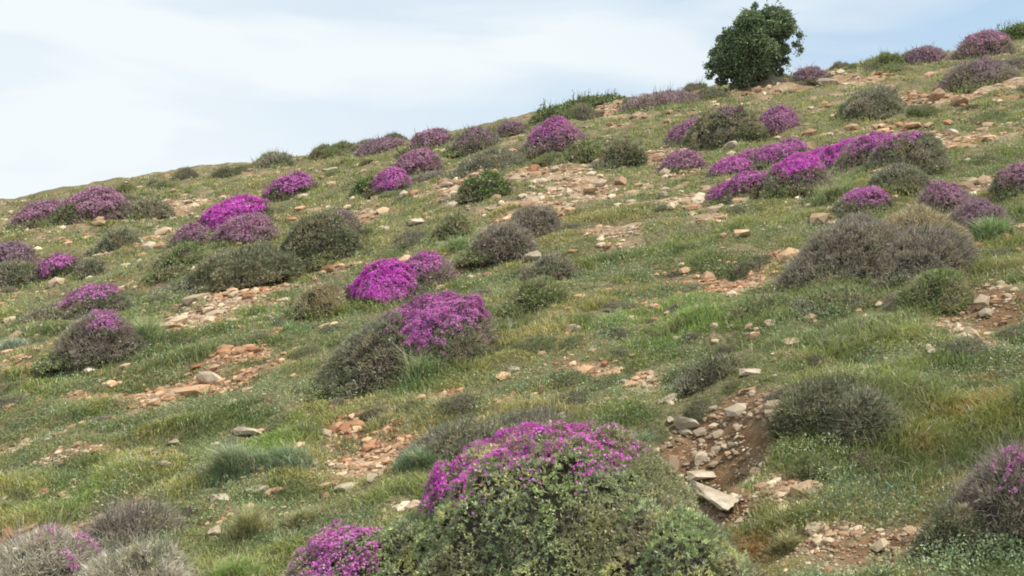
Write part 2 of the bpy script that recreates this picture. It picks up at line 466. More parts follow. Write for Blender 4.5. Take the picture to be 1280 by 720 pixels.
        tw.add(needles(P2, N2, (L * 2.6 + rad[2] * .12) * r.uniform(.6, 1.3, len(P2)), Wn * .9, .35, np.tile(np.array(st['tw']) * 1.1, (len(P2), 1)) * r.uniform(.7, 1.4, (len(P2), 1)), r))
        for (fk, hue, ax, th, dens) in flowers:
            if fk != pk or apron: continue
            s = max(.0055, 1.5 / ppm)
            m = int(min(dens * 3.0 * area / (s * ppm) ** 2, 90000))
            D3 = r.normal(size=(m * 2, 3)); D3[:, 2] = np.abs(D3[:, 2]) - .15; D3 = nrm(D3)
            a = np.array(ax, float); a = a / np.linalg.norm(a)
            nf = .11 if hue == 'viv' else .2; nz = n3(D3 * 3.2, sd + 60) * nf + n3(D3 * 9, sd + 61) * nf + r.normal(size=len(D3)) * .07
            DM = nrm((c + D3 * rad - mc) / mrad); sc = DM @ a + nz - th - (.15 if hue in ('dus', 'fnt') else .07)
            N3 = nrm(D3 / rad)
            ok = (sc > 0) & (r.random(len(D3)) < np.clip(.15 + sc * 3.6, 0, 1)) & ((N3[:, 1] < .45) | (r.random(len(D3)) < .4))
            D3 = D3[ok]; N3 = N3[ok]
            lump = lump_of(D3, sd)
            P3 = on_dome(c, D3, rad, lump, not world)
            ok = keep_outside(P3, .97); P3, N3, D3 = P3[ok], N3[ok], D3[ok]
            P3 = P3 + N3 * (L * r.uniform(-.15, .55, (len(P3), 1)))
            cf = pick(FC[hue], len(P3), r) * (1.5 / GAIN)
            fade = (np.clip(n3(D3 * 4, sd + 88) * 1.3 + .15, 0, .8) * r.random(len(P3)))[:, None]
            cf = np.minimum(cf * (1 - fade) + np.array([.42, .27, .36]) * fade, .85)
            fl.add(florets(P3, N3, s * r.uniform(.65, 1.2, len(P3)), cf, r))
    fol.build('foliage', M_LEAF, root, base)
    if tw.n and twigs: tw.build('twigs', M_TWIG, root, base)
    if fl.n: fl.build('flowers', M_FLOW, root, base)
    return root

TOP = (0, -.25, 1)
S = []
def A_(label, boxes, style, flowers=(), cat='cushion shrub', name='cushion_shrub', group=None, cover=2.6):
    S.append((name, label, boxes, style, flowers, cat, group, cover))

GF = 'flowering cushion shrubs on the slope'; GG = 'cushion shrubs without bloom on the slope'
A_('large grey-green cushion shrub with a broad magenta flower band, lowest in the foreground', [(500, 508, 872, 800), (345, 634, 520, 800), (430, 600, 640, 790), (700, 596, 950, 815)], 'hero',
   [(0, 'viv', (.05, .12, 1), .83, 6.5), (0, 'viv', (-.42, .04, .9), .915, 5.0), (1, 'mid', (-.1, -.2, 1), .66, .9)], group=GF)
A_('pale grey spiny cushion shrub with purple top cut by the right edge of the photo', [(1195, 560, 1370, 705), (1150, 620, 1240, 705, 'dark')], 'grey', [(0, 'mid', (.1, -.1, 1), .86, .8)], group=GF)
A_('domed cushion shrub crowned with magenta in the centre, tall grass growing against its front', [(456, 364, 624, 466), (408, 396, 560, 490, 'greyg')], 'greyg',
   [(0, 'mid', (-.08, -.05, 1), .50, 2.0), (0, 'dus', (.35, -.3, .8), .68, .6)], group=GF)
A_('vivid magenta cushion shrub in the middle left, a dusty pink shoulder on its right', [(430, 304, 525, 382, 'dark'), (495, 295, 566, 362)], 'purp',
   [(0, 'viv', (0, -.45, 1), .35, 1.5), (1, 'mid', (-.2, -.1, 1), .5, 1.0)], group=GF)
A_('grey cushion shrub with a purple flowering cap, upper of the stacked pair at left', [(60, 356, 162, 398)], 'greyg', [(0, 'mid', (0, -.1, 1), .72, 1.4)], group=GF)
A_('grey spiny cushion shrub with one small pink cap, lower of the stacked pair at left', [(70, 394, 168, 460)], 'grey', [(0, 'mid', (.45, -.15, .9), .88, 1.1)], group=GF)
A_('small cushion shrub with a magenta left side above the stacked pair at left', [(46, 305, 100, 350), (92, 310, 132, 348, 'greyg')], 'dark', [(0, 'mid', (-.1, -.3, 1), .5, 1.1)], group=GF)
A_('dusty purple cushion shrub nearest the left end of the skyline', [(12, 250, 92, 284)], 'purp', [(0, 'dus', TOP, .45, 1.0)], group=GF)
A_('long purple cushion shrub on the skyline, second from the left end', [(64, 234, 166, 280), (60, 250, 110, 282, 'dark')], 'purp', [(0, 'dus', (-.1, -.3, 1), .35, 1.1)], group=GF)
A_('bright magenta cushion shrub, uppermost of three touching ones at upper left', [(248, 243, 340, 287)], 'dark', [(0, 'viv', (-.1, -.4, 1), .35, 1.1)], group=GF)
A_('little faded purple cushion shrub, left one of three touching at upper left', [(215, 271, 262, 308)], 'purp', [(0, 'dus', TOP, .45, .8)], group=GF)
A_('dusty pink cushion shrub, right one of three touching at upper left', [(262, 264, 348, 305)], 'purp', [(0, 'dus', TOP, .4, .9)], group=GF)
A_('flat cushion shrub with dull magenta top beneath the skyline, left of centre', [(328, 216, 398, 250)], 'dark', [(0, 'mid', TOP, .5, .9)], group=GF)
A_('magenta ball-shaped cushion shrub beside dark green leaves, upper centre left', [(464, 198, 512, 242), (436, 208, 482, 250, 'leafy')], 'purp', [(0, 'mid', TOP, .3, 1.3)], group=GF)
A_('dusty rose cushion shrub rising behind the magenta ball-shaped one', [(490, 184, 552, 218)], 'purp', [(0, 'dus', TOP, .35, 1.0)], group=GF)
A_('rounded cushion shrub with pink cap touching the sky near the centre left', [(510, 160, 570, 186)], 'purp', [(0, 'dus', TOP, .5, 1.0)], group=GF)
A_('pink-topped cushion shrub with grey skirt below the leafy skyline bush', [(655, 140, 728, 192)], 'purp', [(0, 'mid', (-.1, -.1, 1), .5, 1.0), (0, 'dus', (.4, -.3, .6), .5, .8)], group=GF)
A_('broad dome-shaped shrub, dark in front with a dusty pink left shoulder, below the tree', [(850, 126, 956, 186, 'dark'), (835, 130, 900, 186, 'purp')], 'greyg', [(1, 'dus', (-.1, -.2, 1), .3, .9), (0, 'fnt', (.3, 0, 1), .75, .7)], group=GF)
A_('reddish magenta cushion shrub to the right of the dome-shaped one below the tree', [(942, 118, 1000, 172)], 'purp', [(0, 'dus', TOP, .1, 1.0), (0, 'mid', TOP, .6, .5)], group=GF)
A_('low faded pink cushion shrub among stones, left of the long magenta ridge', [(820, 188, 882, 220)], 'purp', [(0, 'dus', TOP, .4, .9)], group=GF)
A_('pinkish left arm of bloom, cushion shrub just above the dark one with magenta tip', [(886, 196, 940, 219), (908, 187, 970, 215), (938, 179, 1000, 210), (965, 173, 1012, 204)], 'greyg', [(0, 'mid', TOP, .3, 1.0), (1, 'mid', TOP, .4, 1.0), (2, 'mid', TOP, .45, 1.0), (3, 'mid', TOP, .5, 1.0)], group=GF)
A_('dark cushion shrub with purple left ridge and a vivid magenta tip on its right', [(880, 226, 936, 256), (900, 211, 976, 252), (955, 192, 1036, 246, 'grey')], 'dark', [(0, 'mid', TOP, .4, 1.1), (1, 'mid', (-.2, -.1, 1), .6, 1.1), (2, 'viv', (0, -.3, 1), .66, 1.6)], group=GF)
A_('long ridge-like cushion shrub with a magenta crest sloping up to the right', [(996, 182, 1072, 216), (1015, 173, 1105, 214), (1045, 164, 1140, 212), (1085, 157, 1180, 214)], 'greyg', [(0, 'viv', TOP, .4, 1.2), (1, 'viv', TOP, .5, 1.2), (2, 'mid', TOP, .6, 1.3), (3, 'mid', (-.25, 0, 1), .74, 1.3)], group=GF)
A_('small pink cushion shrub peeping out behind the huge brownish dome', [(1044, 236, 1114, 268)], 'greyg', [(0, 'mid', TOP, .5, 1.1)], group=GF)
A_('huge brown-grey spiny dome of a shrub without flowers at middle right', [(990, 252, 1140, 356), (1075, 248, 1212, 345, 'tan'), (1090, 285, 1218, 354, 'grey')], 'grey', [], group=GG, cover=3)
A_('purple-grey cushion shrub right behind the huge brownish dome', [(1140, 212, 1212, 270), (1180, 220, 1262, 300, 'purp')], 'purp', [(0, 'dus', TOP, .6, .9), (1, 'fnt', TOP, .5, .8)], group=GF)
A_('small pink-topped cushion shrub on the right edge of the photo, mid height', [(1243, 205, 1300, 246)], 'greyg', [(0, 'dus', TOP, .4, 1.0)], group=GF)
A_('low grey cushion shrub on stony ground near the upper right corner', [(1172, 72, 1268, 112)], 'grey', [(0, 'fnt', TOP, .6, .7)], group=GG)
A_('purple tinted cushion shrub on the skyline near the upper right corner', [(1192, 37, 1268, 74)], 'purp', [(0, 'dus', TOP, .5, .8)], group=GF)
A_('grey-purple low cushion shrub on the skyline between tree and corner', [(1124, 58, 1182, 90)], 'purp', [(0, 'fnt', TOP, .4, .7)], group=GG)
A_('faintly mauve low cushion shrub on the skyline just right of the tree', [(985, 82, 1036, 106)], 'purp', [(0, 'fnt', TOP, .4, .7)], group=GG)
A_('dark grey cushion shrub in the centre, front one of a pair', [(586, 275, 668, 328)], 'grey', [], group=GG)
A_('dark grey cushion shrub in the centre, rear one of a pair', [(628, 255, 700, 298)], 'grey', [], group=GG)
A_('large dark shrub with mauve-grey crown right of the three touching flower cushions', [(344, 262, 450, 330, 'dark'), (390, 262, 452, 310, 'grey')], 'dark', [(1, 'fnt', TOP, .6, .6)], group=GG)
A_('wide dark green sprawling shrub left of the mauve-crowned dark one', [(236, 305, 376, 362)], 'dark', [], group=GG)
A_('pale ash-grey spiny cushion shrub with two small pink spots in the bottom left corner', [(-60, 672, 130, 780), (95, 682, 245, 790)], 'pale', [(0, 'mid', (.1, .25, 1), .955, 1.2), (0, 'mid', (.62, -.05, .75), .95, 1.2), (0, 'dus', (.3, -.2, 1), .93, .5)], group=GF, cover=3.4)
A_('ash-grey spiny cushion shrub behind the one in the bottom left corner', [(95, 634, 226, 690)], 'grey', [(0, 'mid', (-1, -.1, .3), .97, .6)], group=GF)
A_('dull mauve cushion shrub at the left edge of the photo', [(-30, 300, 46, 332)], 'purp', [(0, 'fnt', TOP, .4, .8)], group=GG)
A_('grey-green low shrub under the dull mauve one at the left edge', [(-20, 322, 50, 362)], 'greyg', [], group=GG)
A_('round grey cushion shrub touching the sky in the centre', [(560, 157, 624, 192)], 'grey', [(0, 'fnt', TOP, .6, .7)], group=GG)
A_('small mauve cushion shrub right of the round grey one touching the sky', [(618, 152, 654, 174)], 'purp', [(0, 'fnt', TOP, .5, .8)], group=GG)
A_('flat mauve cushion shrub on the skyline left of the centre', [(442, 172, 512, 192)], 'purp', [(0, 'fnt', TOP, .4, .8)], group=GG)
A_('flat grey cushion shrub on the skyline at upper left', [(318, 190, 368, 214)], 'greyg', [], group=GG)
A_('grey-green cushion shrub right of the skyline purple ones at left', [(154, 246, 214, 274)], 'greyg', [], group=GG)
A_('dark low shrub in the gap left of the broad dome below the tree', [(750, 168, 806, 206)], 'dark', [], group=GG)
A_('soft grey-green shrub on stony ground above the long magenta ridge', [(1046, 108, 1132, 150)], 'greyg', [(0, 'fnt', (.5, 0, 1), .85, .5)], group=GG)
A_('green low cushion on the skyline right of the tree', [(1080, 64, 1134, 90)], 'green', [], group=GG)
A_('flat mauve-grey shrub on the skyline just left of the tree', [(775, 112, 880, 136)], 'purp', [(0, 'fnt', TOP, .6, .5)], group=GG)
A_('little dark cushion on the skyline at the foot of the tree', [(856, 103, 888, 116)], 'dark', [], group=GG)
A_('dark bushy shrub overhanging the eroded bank at lower right', [(968, 478, 1095, 556), (1030, 490, 1125, 562, 'greyg')], 'dark', [], group=GG, cover=3)
A_('small dark shrub on the top lip of the eroded bank', [(860, 446, 928, 478)], 'dark', [], group=GG)
A_('rounded bright green cushion in the grass, centre', [(632, 348, 708, 388)], 'green', [], group=GG)
A_('dark green leafy low shrub in the upper centre among red soil', [(575, 210, 640, 250)], 'leafy', [], cat='shrub', name='leafy_shrub')
A_('olive low shrub right of the vivid magenta middle cushion', [(540, 262, 590, 300)], 'green', [], group=GG)
A_('grey low cushion behind the crowned dome in the centre, on the right', [(655, 320, 720, 352)], 'greyg', [], group=GG)
A_('tan straggly cushion shrub left of the vivid magenta one in the middle', [(366, 340, 432, 392)], 'tan', [], group=GG)
A_('wide grey mat of a shrub just behind the large foreground cushion', [(500, 527, 640, 585, 'greyg'), (600, 516, 715, 555)], 'greyg', [], group=GG)
A_('grey-leaved cushion above the big dome, right of the magenta ridge', [(1085, 205, 1160, 245)], 'greyg', [], group=GG)
A_('olive mat-like cushion under the huge brownish dome', [(985, 358, 1100, 392), (900, 370, 1000, 400)], 'green', [], group=GG)
A_('dark green cushion between the huge dome and the red soil on the right', [(1130, 338, 1215, 392)], 'green', [], group=GG)
A_('wide low leafy bush with upright shoots on the skyline, left of the tree', [(695, 124, 778, 146), (662, 130, 715, 152)], 'leafy', [], cat='bush', name='leafy_bush')
A_('green leafy bush on the skyline in the upper right corner', [(1246, 24, 1310, 50)], 'leafy', [], cat='bush', name='leafy_bush')
A_('grey-green low cushion at far left under the skyline purple pair', [(120, 285, 172, 312)], 'greyg', [], group=GG)
A_('green low cushion below the bright magenta trio', [(190, 300, 262, 345)], 'green', [], group=GG)
A_('olive low cushion between the rose one and the tall skyline domes', [(566, 186, 660, 214)], 'greyg', [], group=GG)
A_('olive-green shrub lying below the pink-topped cushion near the skyline', [(700, 172, 760, 204)], 'green', [], group=GG)
for i, (nm, lb, bx, stl, fl, cat, grp, cov) in enumerate(S):
    root = make_shrub(nm, lb, bx, stl, fl, cat, grp, seed=i * 3 + 1, cover=cov)
    if nm == 'leafy_bush':             # upright shoots
        r = np.random.default_rng(500 + i); a = Acc()
        x0, x1 = bx[0][0], bx[0][2]
        for q in range(14):
            c, rad = lobe_world(bx[q % len(bx)])
            p = c + np.array([r.uniform(-.9, .9) * rad[0], r.uniform(-.3, .3) * rad[1], rad[2] * .6])
            Hh = r.uniform(.08, .34)
            n = 14; t = r.random(n)
            P = p + np.stack([t * Hh * .15 * r.uniform(-1, 1), 0 * t, t * Hh], 1)
            a.add(leaves(P, np.tile([0, 0, .4], (n, 1)), .06, .03, 1.1, pick(STY['leafy']['pal'], n, r), r))
            a.add(needles(p[None], np.array([[0, 0, 1.]]), np.array([Hh]), .02, .05, np.array([[.08, .06, .04]]), r))
        a.build('shoots', M_LEAF, root, tuple(root.location))

# ------------------------------------------------------------------ repeated low cushions (copies of eight built ones)
def covered(x, y, m=1.0):
    c = np.zeros(np.shape(x), bool)
    for (cx, cy, rx, ry) in CORES: c |= ((x - cx) / (rx * m)) ** 2 + ((y - cy) / (ry * m)) ** 2 < 1
    return c

def screen_pts(n, r, y0=20, y1=800, x0=-160, x1=1440):
    px = r.uniform(x0, x1, n); py = r.uniform(y0, y1, n)
    x, y = cast(px, py); ok = ~np.isnan(y)
    return x[ok], y[ok]

r = np.random.default_rng(42)
protos = []
for k, stl in enumerate(['green', 'greyg', 'green', 'green', 'greyg', 'grey', 'dark', 'green']):
    rx = 1.0
    bl = [((0, 0, 0), (.46, .42, .24)), ((.3 * math.cos(k), .3 * math.sin(k), 0), (.34, .32, .19)), ((-.34 * math.cos(k + .6), -.3 * math.sin(k + .6), 0), (.3, .28, .15))][:3]
    lab = {'green': 'small low green cushion plant growing among the grass and stones', 'greyg': 'small low grey-green cushion plant growing on the slope',
           'dark': 'small low dark green cushion plant growing on the slope', 'grey': 'small low ash-grey cushion plant growing on the slope'}[stl]
    root = make_shrub('low_cushion_plant', lab, bl, stl, [], 'cushion plant', lab.replace('small ', '').replace('plant', 'plants'), seed=900 + k * 11, cover=2.4, world=True, px_per_m=105)
    protos.append(root)
def kids(o): return [c for c in o.children]
def copy_tree(o):
    c = o.copy(); COL.objects.link(c)
    for ch in o.children:
        d = ch.copy(); COL.objects.link(d); d.parent = c
    return c
bpy.context.view_layer.update()
xs, ys = screen_pts(1700, r, 60, 640, -40, 1320)
b = bare(xs, ys); keep = (b < .45) & ~covered(xs, ys, 1.2) & (fbm(xs / 2.2, ys / 1.6, 301, 2) + .25 * r.normal(size=len(xs)) > -.05)
xs, ys = xs[keep], ys[keep]
sx_ = r.uniform(10, 1240, 80); sy_ = np.interp(sx_, [0, 160, 250, 400, 560, 760, 880, 1000, 1100, 1200, 1280], [262, 242, 214, 188, 170, 132, 114, 94, 78, 58, 44]) + r.uniform(2, 14, 80)
sx_, sy_ = cast(sx_, sy_); q_ = ~np.isnan(sy_); q_[q_] = ~covered(sx_[q_], sy_[q_], 1.05)
xs = np.concatenate([sx_[q_], xs]); ys = np.concatenate([sy_[q_], ys])
placed = []
for x, y in zip(xs, ys):
    w = 16 * math.exp(r.uniform(0, 1.35)) / F * y * (1.0 if y > 9 else .75)
    w = min(w, .95)
    if y < 8: w *= 1.35
    if any((x - a) ** 2 + (y - b_) ** 2 < (.5 * (w + c)) ** 2 for a, b_, c in placed): continue
    placed.append((x, y, w))
    if len(placed) >= 270: break
for i, (x, y, w) in enumerate(placed):
    p = protos[i % 8]
    o = p if i < 8 else copy_tree(p)
    o.location = (x, y, float(h(x, y)) - .055 * w)
    e = .35 * w
    gx_ = (float(h(x + e, y)) - float(h(x - e, y))) / (2 * e); gy_ = (float(h(x, y + e)) - float(h(x, y - e))) / (2 * e)
    q = Vector((0, 0, 1)).rotation_difference(Vector((-gx_, -gy_, 1)).normalized()) @ Quaternion((0, 0, 1), r.uniform(0, 6.28))
    o.rotation_euler = q.to_euler()
    s = w
    o.scale = (s, s, s * r.uniform(.7, 1.15) * (1.7 if i < q_.sum() * .8 else 1))

# ------------------------------------------------------------------ the tree
def build_tree():
    r = np.random.default_rng(5)
    bx, by = at(932, 112); bz = float(h(bx, by)); base = np.array([bx, by, bz])
    ppm = F / by
    root = empty('tree', tuple(base)); tag(root, 'lone bushy dark green tree leaning right on the skyline', 'tree')
    def W(px, py, dy=0):
        y = by + dy; dx, dz = ray(px, py)
        return np.array([float(dx) * y, y, EYE + float(dz) * y])
    # trunk and limbs: tapered tubes
    V = []; T = []; n0 = 0
    def tube(pts, r0, r1, ns=8):
        nonlocal n0
        m = len(pts)
        for i, p in enumerate(pts):
            rr = r0 + (r1 - r0) * i / (m - 1)
            for k in range(ns):
                a = 2 * math.pi * k / ns; V.append(p + rr * np.array([math.cos(a), math.sin(a), .15 * math.sin(a * 2)]))
        for i in range(m - 1):
            for k in range(ns):
                p = n0 + i * ns + k; q = n0 + i * ns + (k + 1) % ns
                T.append((p, q, q + ns)); T.append((p, q + ns, p + ns))
        n0 += m * ns
    fork = W(936, 92)
    tube([base - [0, 0, .2], base + (fork - base) * .5 + [.04, 0, 0], fork], .13, .10)
    ends = [(905, 60, -.2), (925, 40, .3), (948, 22, 0), (970, 28, -.3), (985, 38, .2), (960, 62, .5), (912, 85, -.5), (975, 70, -.2), (940, 55, -.7)]
    for (px, py, dy) in ends:
        e = W(px, py, dy); mid = fork + (e - fork) * .5 + r.normal(size=3) * .1 + [0, 0, .1]
        tube([fork, mid, e], .07, .02, 6)
    tr = tri_mesh('trunk', np.array(V), np.array(T), M_TWIG, np.tile([.085, .065, .05], (len(V), 1)), root, base, True)
    circ = [(945, 31, 24), (972, 34, 22), (925, 50, 24), (907, 68, 18), (936, 74, 27), (960, 58, 25), (984, 40, 13), (915, 90, 15), (940, 93, 18), (958, 88, 13),
            (976, 66, 11), (896, 76, 10), (955, 16, 11), (935, 20, 8), (978, 20, 12), (992, 30, 7), (888, 84, 6), (999, 44, 4), (995, 56, 5), (912, 40, 9), (902, 52, 8), (925, 104, 12), (950, 102, 10),
            (985, 60, 8), (970, 80, 8), (895, 90, 5), (930, 60, 26), (948, 45, 24), (920, 82, 24), (905, 82, 18), (950, 78, 24), (970, 52, 18), (930, 98, 18), (955, 92, 15), (892, 68, 8), (900, 56, 9), (912, 48, 8), (900, 100, 9), (918, 102, 12), (938, 104, 12), (957, 98, 12), (972, 90, 8), (888, 94, 6), (982, 76, 6), (968, 10, 5), (945, 9, 5), (920, 30, 6), (1000, 62, 3), (906, 98, 7)]
    fol = Acc()
    for (cx, cy, cr) in circ:
        for q in range(max(2, int(cr / 3.2))):
            # leaf clumps spread through the volume
            sub = cr * r.uniform(.35, .6); a = r.uniform(0, 6.28); rr = (cr - sub) * math.sqrt(r.random())
            dyy = r.uniform(-1, 1) * (cr / ppm) * 1.1
            c = W(cx + rr * math.cos(a), cy + rr * math.sin(a), dyy); R_ = sub / ppm
            n = int(30 + sub * sub * 5.2)
            D = nrm(r.normal(size=(n, 3))); P = c + D * R_ * (r.uniform(.55, 1.08, (n, 1)) + .12 * np.abs(r.normal(size=(n, 1)))) * [1, 1, .85]
            pal = [(.05, .065, .032), (.07, .095, .042), (.038, .05, .026), (.12, .15, .07)]
            col = pick(pal, n, r) * (r.uniform(.8, 1.2))
            fol.add(leaves(P, nrm(D * .6 + [0, 0, -.15]), r.uniform(.045, .085, n), .034, .9, col, r))
    # drooping sprays at the edges
    for (px, py) in [(1000, 48), (1001, 60), (997, 66), (884, 88), (882, 80), (990, 22), (905, 36), (930, 14), (960, 4), (975, 6), (1002, 38), (975, 80), (983, 74), (888, 68), (986, 84)]:
        c = W(px, py, r.uniform(-.3, .3)); n = 16; t = r.random(n)
        P = c + np.stack([(t - .5) * .12, r.normal(size=n) * .05, -(t - .3) * .22], 1)
        fol.add(leaves(P, np.tile([0, 0, -.3], (n, 1)), .07, .035, .9, pick([(.05, .075, .03), (.08, .11, .045)], n, r), r))
    fol.build('crown', M_LEAF, root, base)
    tw = Acc()
    for (a, b_) in [((925, 28), (904, 17)), ((940, 14), (922, 7)), ((945, 10), (930, 9)), ((985, 22), (1001, 14)), ((900, 84), (880, 90)), ((965, 12), (964, 0))]:
        p, e = W(*a), W(*b_); d = e - p
        tw.add(needles(p[None], nrm(d)[None], np.array([np.linalg.norm(d)]), .02, .02, np.array([[.1, .09, .07]]), r))
    tw.build('twigs', M_TWIG, root, base)
build_tree()

# ------------------------------------------------------------------ stones
def rock_geo(seed, sub=2, flat=.6, elong=1.0, cuts=13):
    r = np.random.default_rng(seed)
    bm = bmesh.new(); bmesh.ops.create_icosphere(bm, subdivisions=sub, radius=1)
    V = np.array([v.co[:] for v in bm.verts]); T = np.array([[v.index for v in f.verts] for f in bm.faces]); bm.free()
    for _ in range(cuts):
        n = nrm(r.normal(size=3)); d = r.uniform(.32, .72)
        s = V @ n; over = s > d; V[over] -= np.outer(s[over] - d, n) * .97
    V = V * (1 + .03 * r.normal(size=(len(V), 1)))
    V = V * [elong, 1, flat]
    V[:, :2] /= np.abs(V[:, 0]).max()
    V[:, 2] /= np.abs(V[:, 0]).max() if False else 1
    return V * .5, T

ROCKV = [rock_geo(k + 50, 2, .5 + .3 * (k % 3) / 2, 1 + .25 * (k % 4)) for k in range(10)]
ROCKME = []
def rock_obj(V, T, mat, name='stone'):
    return tri_mesh(name, V, T, mat)
EX = [ # px, py, width px, height ratio, rot, which, red?, label
    (860, 540, 32, .8, .3, 0, 0, 'rounded tan stone lying in the eroded bank'),
    (874, 578, 28, .7, 1.0, 1, 0, 'blocky pale stone below the rounded tan one in the eroded bank'),
    (876, 604, 44, .28, .1, 2, 0, 'flat pale stone just above the long fallen slab'),
    (838, 500, 22, .8, .6, 3, 0, 'pale stone at the upper left edge of the eroded bank'),
    (840, 524, 18, .6, .9, 4, 0, 'small stone at the left rim of the eroded bank'),
    (926, 532, 14, .9, .2, 5, 0, 'small pale stone beneath the dark overhanging shrub'),
    (900, 582, 14, .7, .4, 6, 0, 'small white stone, leftmost of a cluster in the gully'),
    (914, 590, 17, .7, 1.4, 7, 0, 'small white stone in the middle of the gully cluster'),
    (932, 584, 14, .7, 2.4, 8, 0, 'small white stone on the right of the gully cluster'),
    (924, 654, 16, .8, .4, 9, 0, 'small pale stone at the lower end of the long slab'),
    (938, 465, 36, .3, .1, 2, 0, 'flat white stone on top of the eroded bank'),
    (1124, 536, 40, .35, -.2, 1, 0, 'flat cream stone in grass right of the dark overhanging shrub'),
    (1082, 461, 20, .6, .2, 3, 0, 'small white stone in the grass above the flat cream one'),
    (1166, 442, 26, .8, .9, 4, 0, 'chunky white stone below the red soil on the right'),
    (1106, 482, 14, .6, .3, 5, 0, 'tiny white stone right of the dark overhanging shrub'),
    (1018, 664, 20, .6, .3, 6, 0, 'cream stone at bottom right, upper of a pair'),
    (1031, 678, 18, .7, 1.3, 7, 0, 'cream stone at bottom right, lower of a pair'),
    (1160, 630, 13, .8, .3, 8, 0, 'little white stone left of the right edge shrub'),
    (1130, 668, 12, .8, .3, 9, 0, 'little white stone near the bottom right below the edge shrub'),
    (810, 426, 11, 1.6, .3, 0, 0, 'small upright white stone below the bright green grass'),
    (715, 411, 20, .7, .5, 1, 0, 'white stone in the grass right of the crowned dome'),
    (640, 456, 20, .5, .2, 2, 0, 'low tan stone right below the crowned dome'),
    (580, 496, 22, .5, .4, 3, 0, 'cream stone in front of the crowned dome'),
    (703, 525, 28, .5, .0, 4, 0, 'pale stone just above the big magenta flower band'),
    (467, 597, 22, .85, .9, 5, 0, 'squarish cream stone left of the foreground cushion'),
    (434, 607, 38, .35, .1, 6, 0, 'flat cream stone next to the squarish one'),
    (258, 478, 42, .65, .2, 7, 0, 'tan boulder at the right end of the red soil streak at left'),
    (190, 505, 22, .3, .2, 8, 0, 'flat pale stone under the red soil streak at left'),
    (216, 553, 18, .6, .5, 9, 0, 'white stone in the grass at left, below the red soil streak'),
    (308, 541, 36, .45, .3, 0, 0, 'white streaked stone at the head of the long-bladed tussock'),
    (266, 556, 20, .4, .3, 1, 0, 'low white stone left of the long-bladed tussock'),
    (272, 624, 30, .5, .6, 2, 0, 'cream stone at the foot of the long-bladed tussock'),
    (320, 612, 30, .4, .4, 3, 0, 'low cream stone right below the long-bladed tussock'),
    (270, 667, 24, .6, .5, 4, 0, 'dull cream stone in grass right of the ash-grey shrubs'),
    (12, 556, 16, .9, .9, 5, 0, 'white stone at the left edge of the photo'),
    (4, 622, 18, .5, .2, 6, 0, 'low pale stone at the left edge near the ash-grey shrub'),
    (204, 581, 20, .6, .3, 7, 0, 'small white stone left of the long-bladed tussock'),
    (108, 460, 22, .5, .3, 8, 0, 'pale stone under the lower stacked shrub at left'),
    (666, 320, 30, .65, .5, 9, 0, 'tan boulder at the foot of the dark grey pair in the centre'),
    (560, 228, 16, .5, .3, 0, 0, 'pale stone right of the dusty rose cushion shrub'),
    (557, 252, 12, 1.1, .8, 1, 0, 'upright buff stone below the dusty rose cushion shrub'),
    (518, 276, 24, .4, .3, 2, 0, 'flat buff stone above the vivid magenta middle cushion'),
    (412, 203, 20, .45, .3, 3, 0, 'bright flat stone just beneath the skyline left of centre'),
    (172, 303, 24, .5, .4, 4, 0, 'buff stone on bare soil at upper left'),
    (228, 281, 14, .5, .4, 5, 0, 'small pale stone beside the faded purple cushion at upper left'),
    (915, 183, 22, .7, .4, 6, 0, 'pale stone below the broad dome under the tree'),
    (829, 244, 18, .7, .4, 7, 0, 'pale stone left of the dark shrub with magenta tip'),
    (1200, 128, 26, .8, .6, 8, 1, 'reddish stone on the stony patch at upper right'),
    (1173, 124, 26, .9, .6, 9, 1, 'large reddish stone left on the stony patch at upper right'),
    (1036, 103, 28, .55, .6, 0, 0, 'buff boulder on the crest right of the tree'),
    (790, 140, 16, .7, .3, 1, 0, 'pale stone below the leafy skyline bush'),
    (1190, 165, 22, .6, .3, 2, 0, 'buff stone right of the magenta ridge'),
]
used = []
for i, (px, py, wp, hr, rot, kk, red, lab) in enumerate(EX):
    V, T = ROCKV[kk]
    x, y = at(px, py + 4); w = wp / F * y
    V2 = V / np.abs(V[:, 0]).max() * .5
    V2 = V2 * [w, w * .8, w * hr * .9 / max(.3, np.abs(V2[:, 2]).max() * 2)]
    o = rock_obj(V2, T, M_ROCK2 if red else M_ROCK)
    o.location = (x, y + w * .2, float(h(x, y + w * .2)) + w * hr * .22)
    o.rotation_euler = (r.uniform(.05, .25), r.uniform(-.25, 0), rot)
    tag(o, lab, 'stone', 'stones lying on the slope'); used.append((x, y, w * .6, w * .6))
# the long slab
x0, y0 = at(872, 622); x1, y1 = at(922, 655)
V, T = rock_geo(333, 3, .22, 1.0, 9); V = V / (2 * np.abs(V).max(0)) 
Ls = math.hypot(x1 - x0, y1 - y0) * 1.6
o = rock_obj(V * [Ls, .105, .06], T, M_ROCK, 'stone_slab'); xm, ym = (x0 + x1) / 2, (y0 + y1) / 2
zz0, zz1 = float(h(x0, y0)), float(h(x1, y1))
o.location = (xm, ym, (zz0 + zz1) / 2 + .06)
o.rotation_euler = (.25, -math.atan2(zz1 - zz0, Ls), math.atan2(y1 - y0, x1 - x0))
tag(o, 'long flat pale slab lying tilted at the bottom of the eroded bank', 'stone')

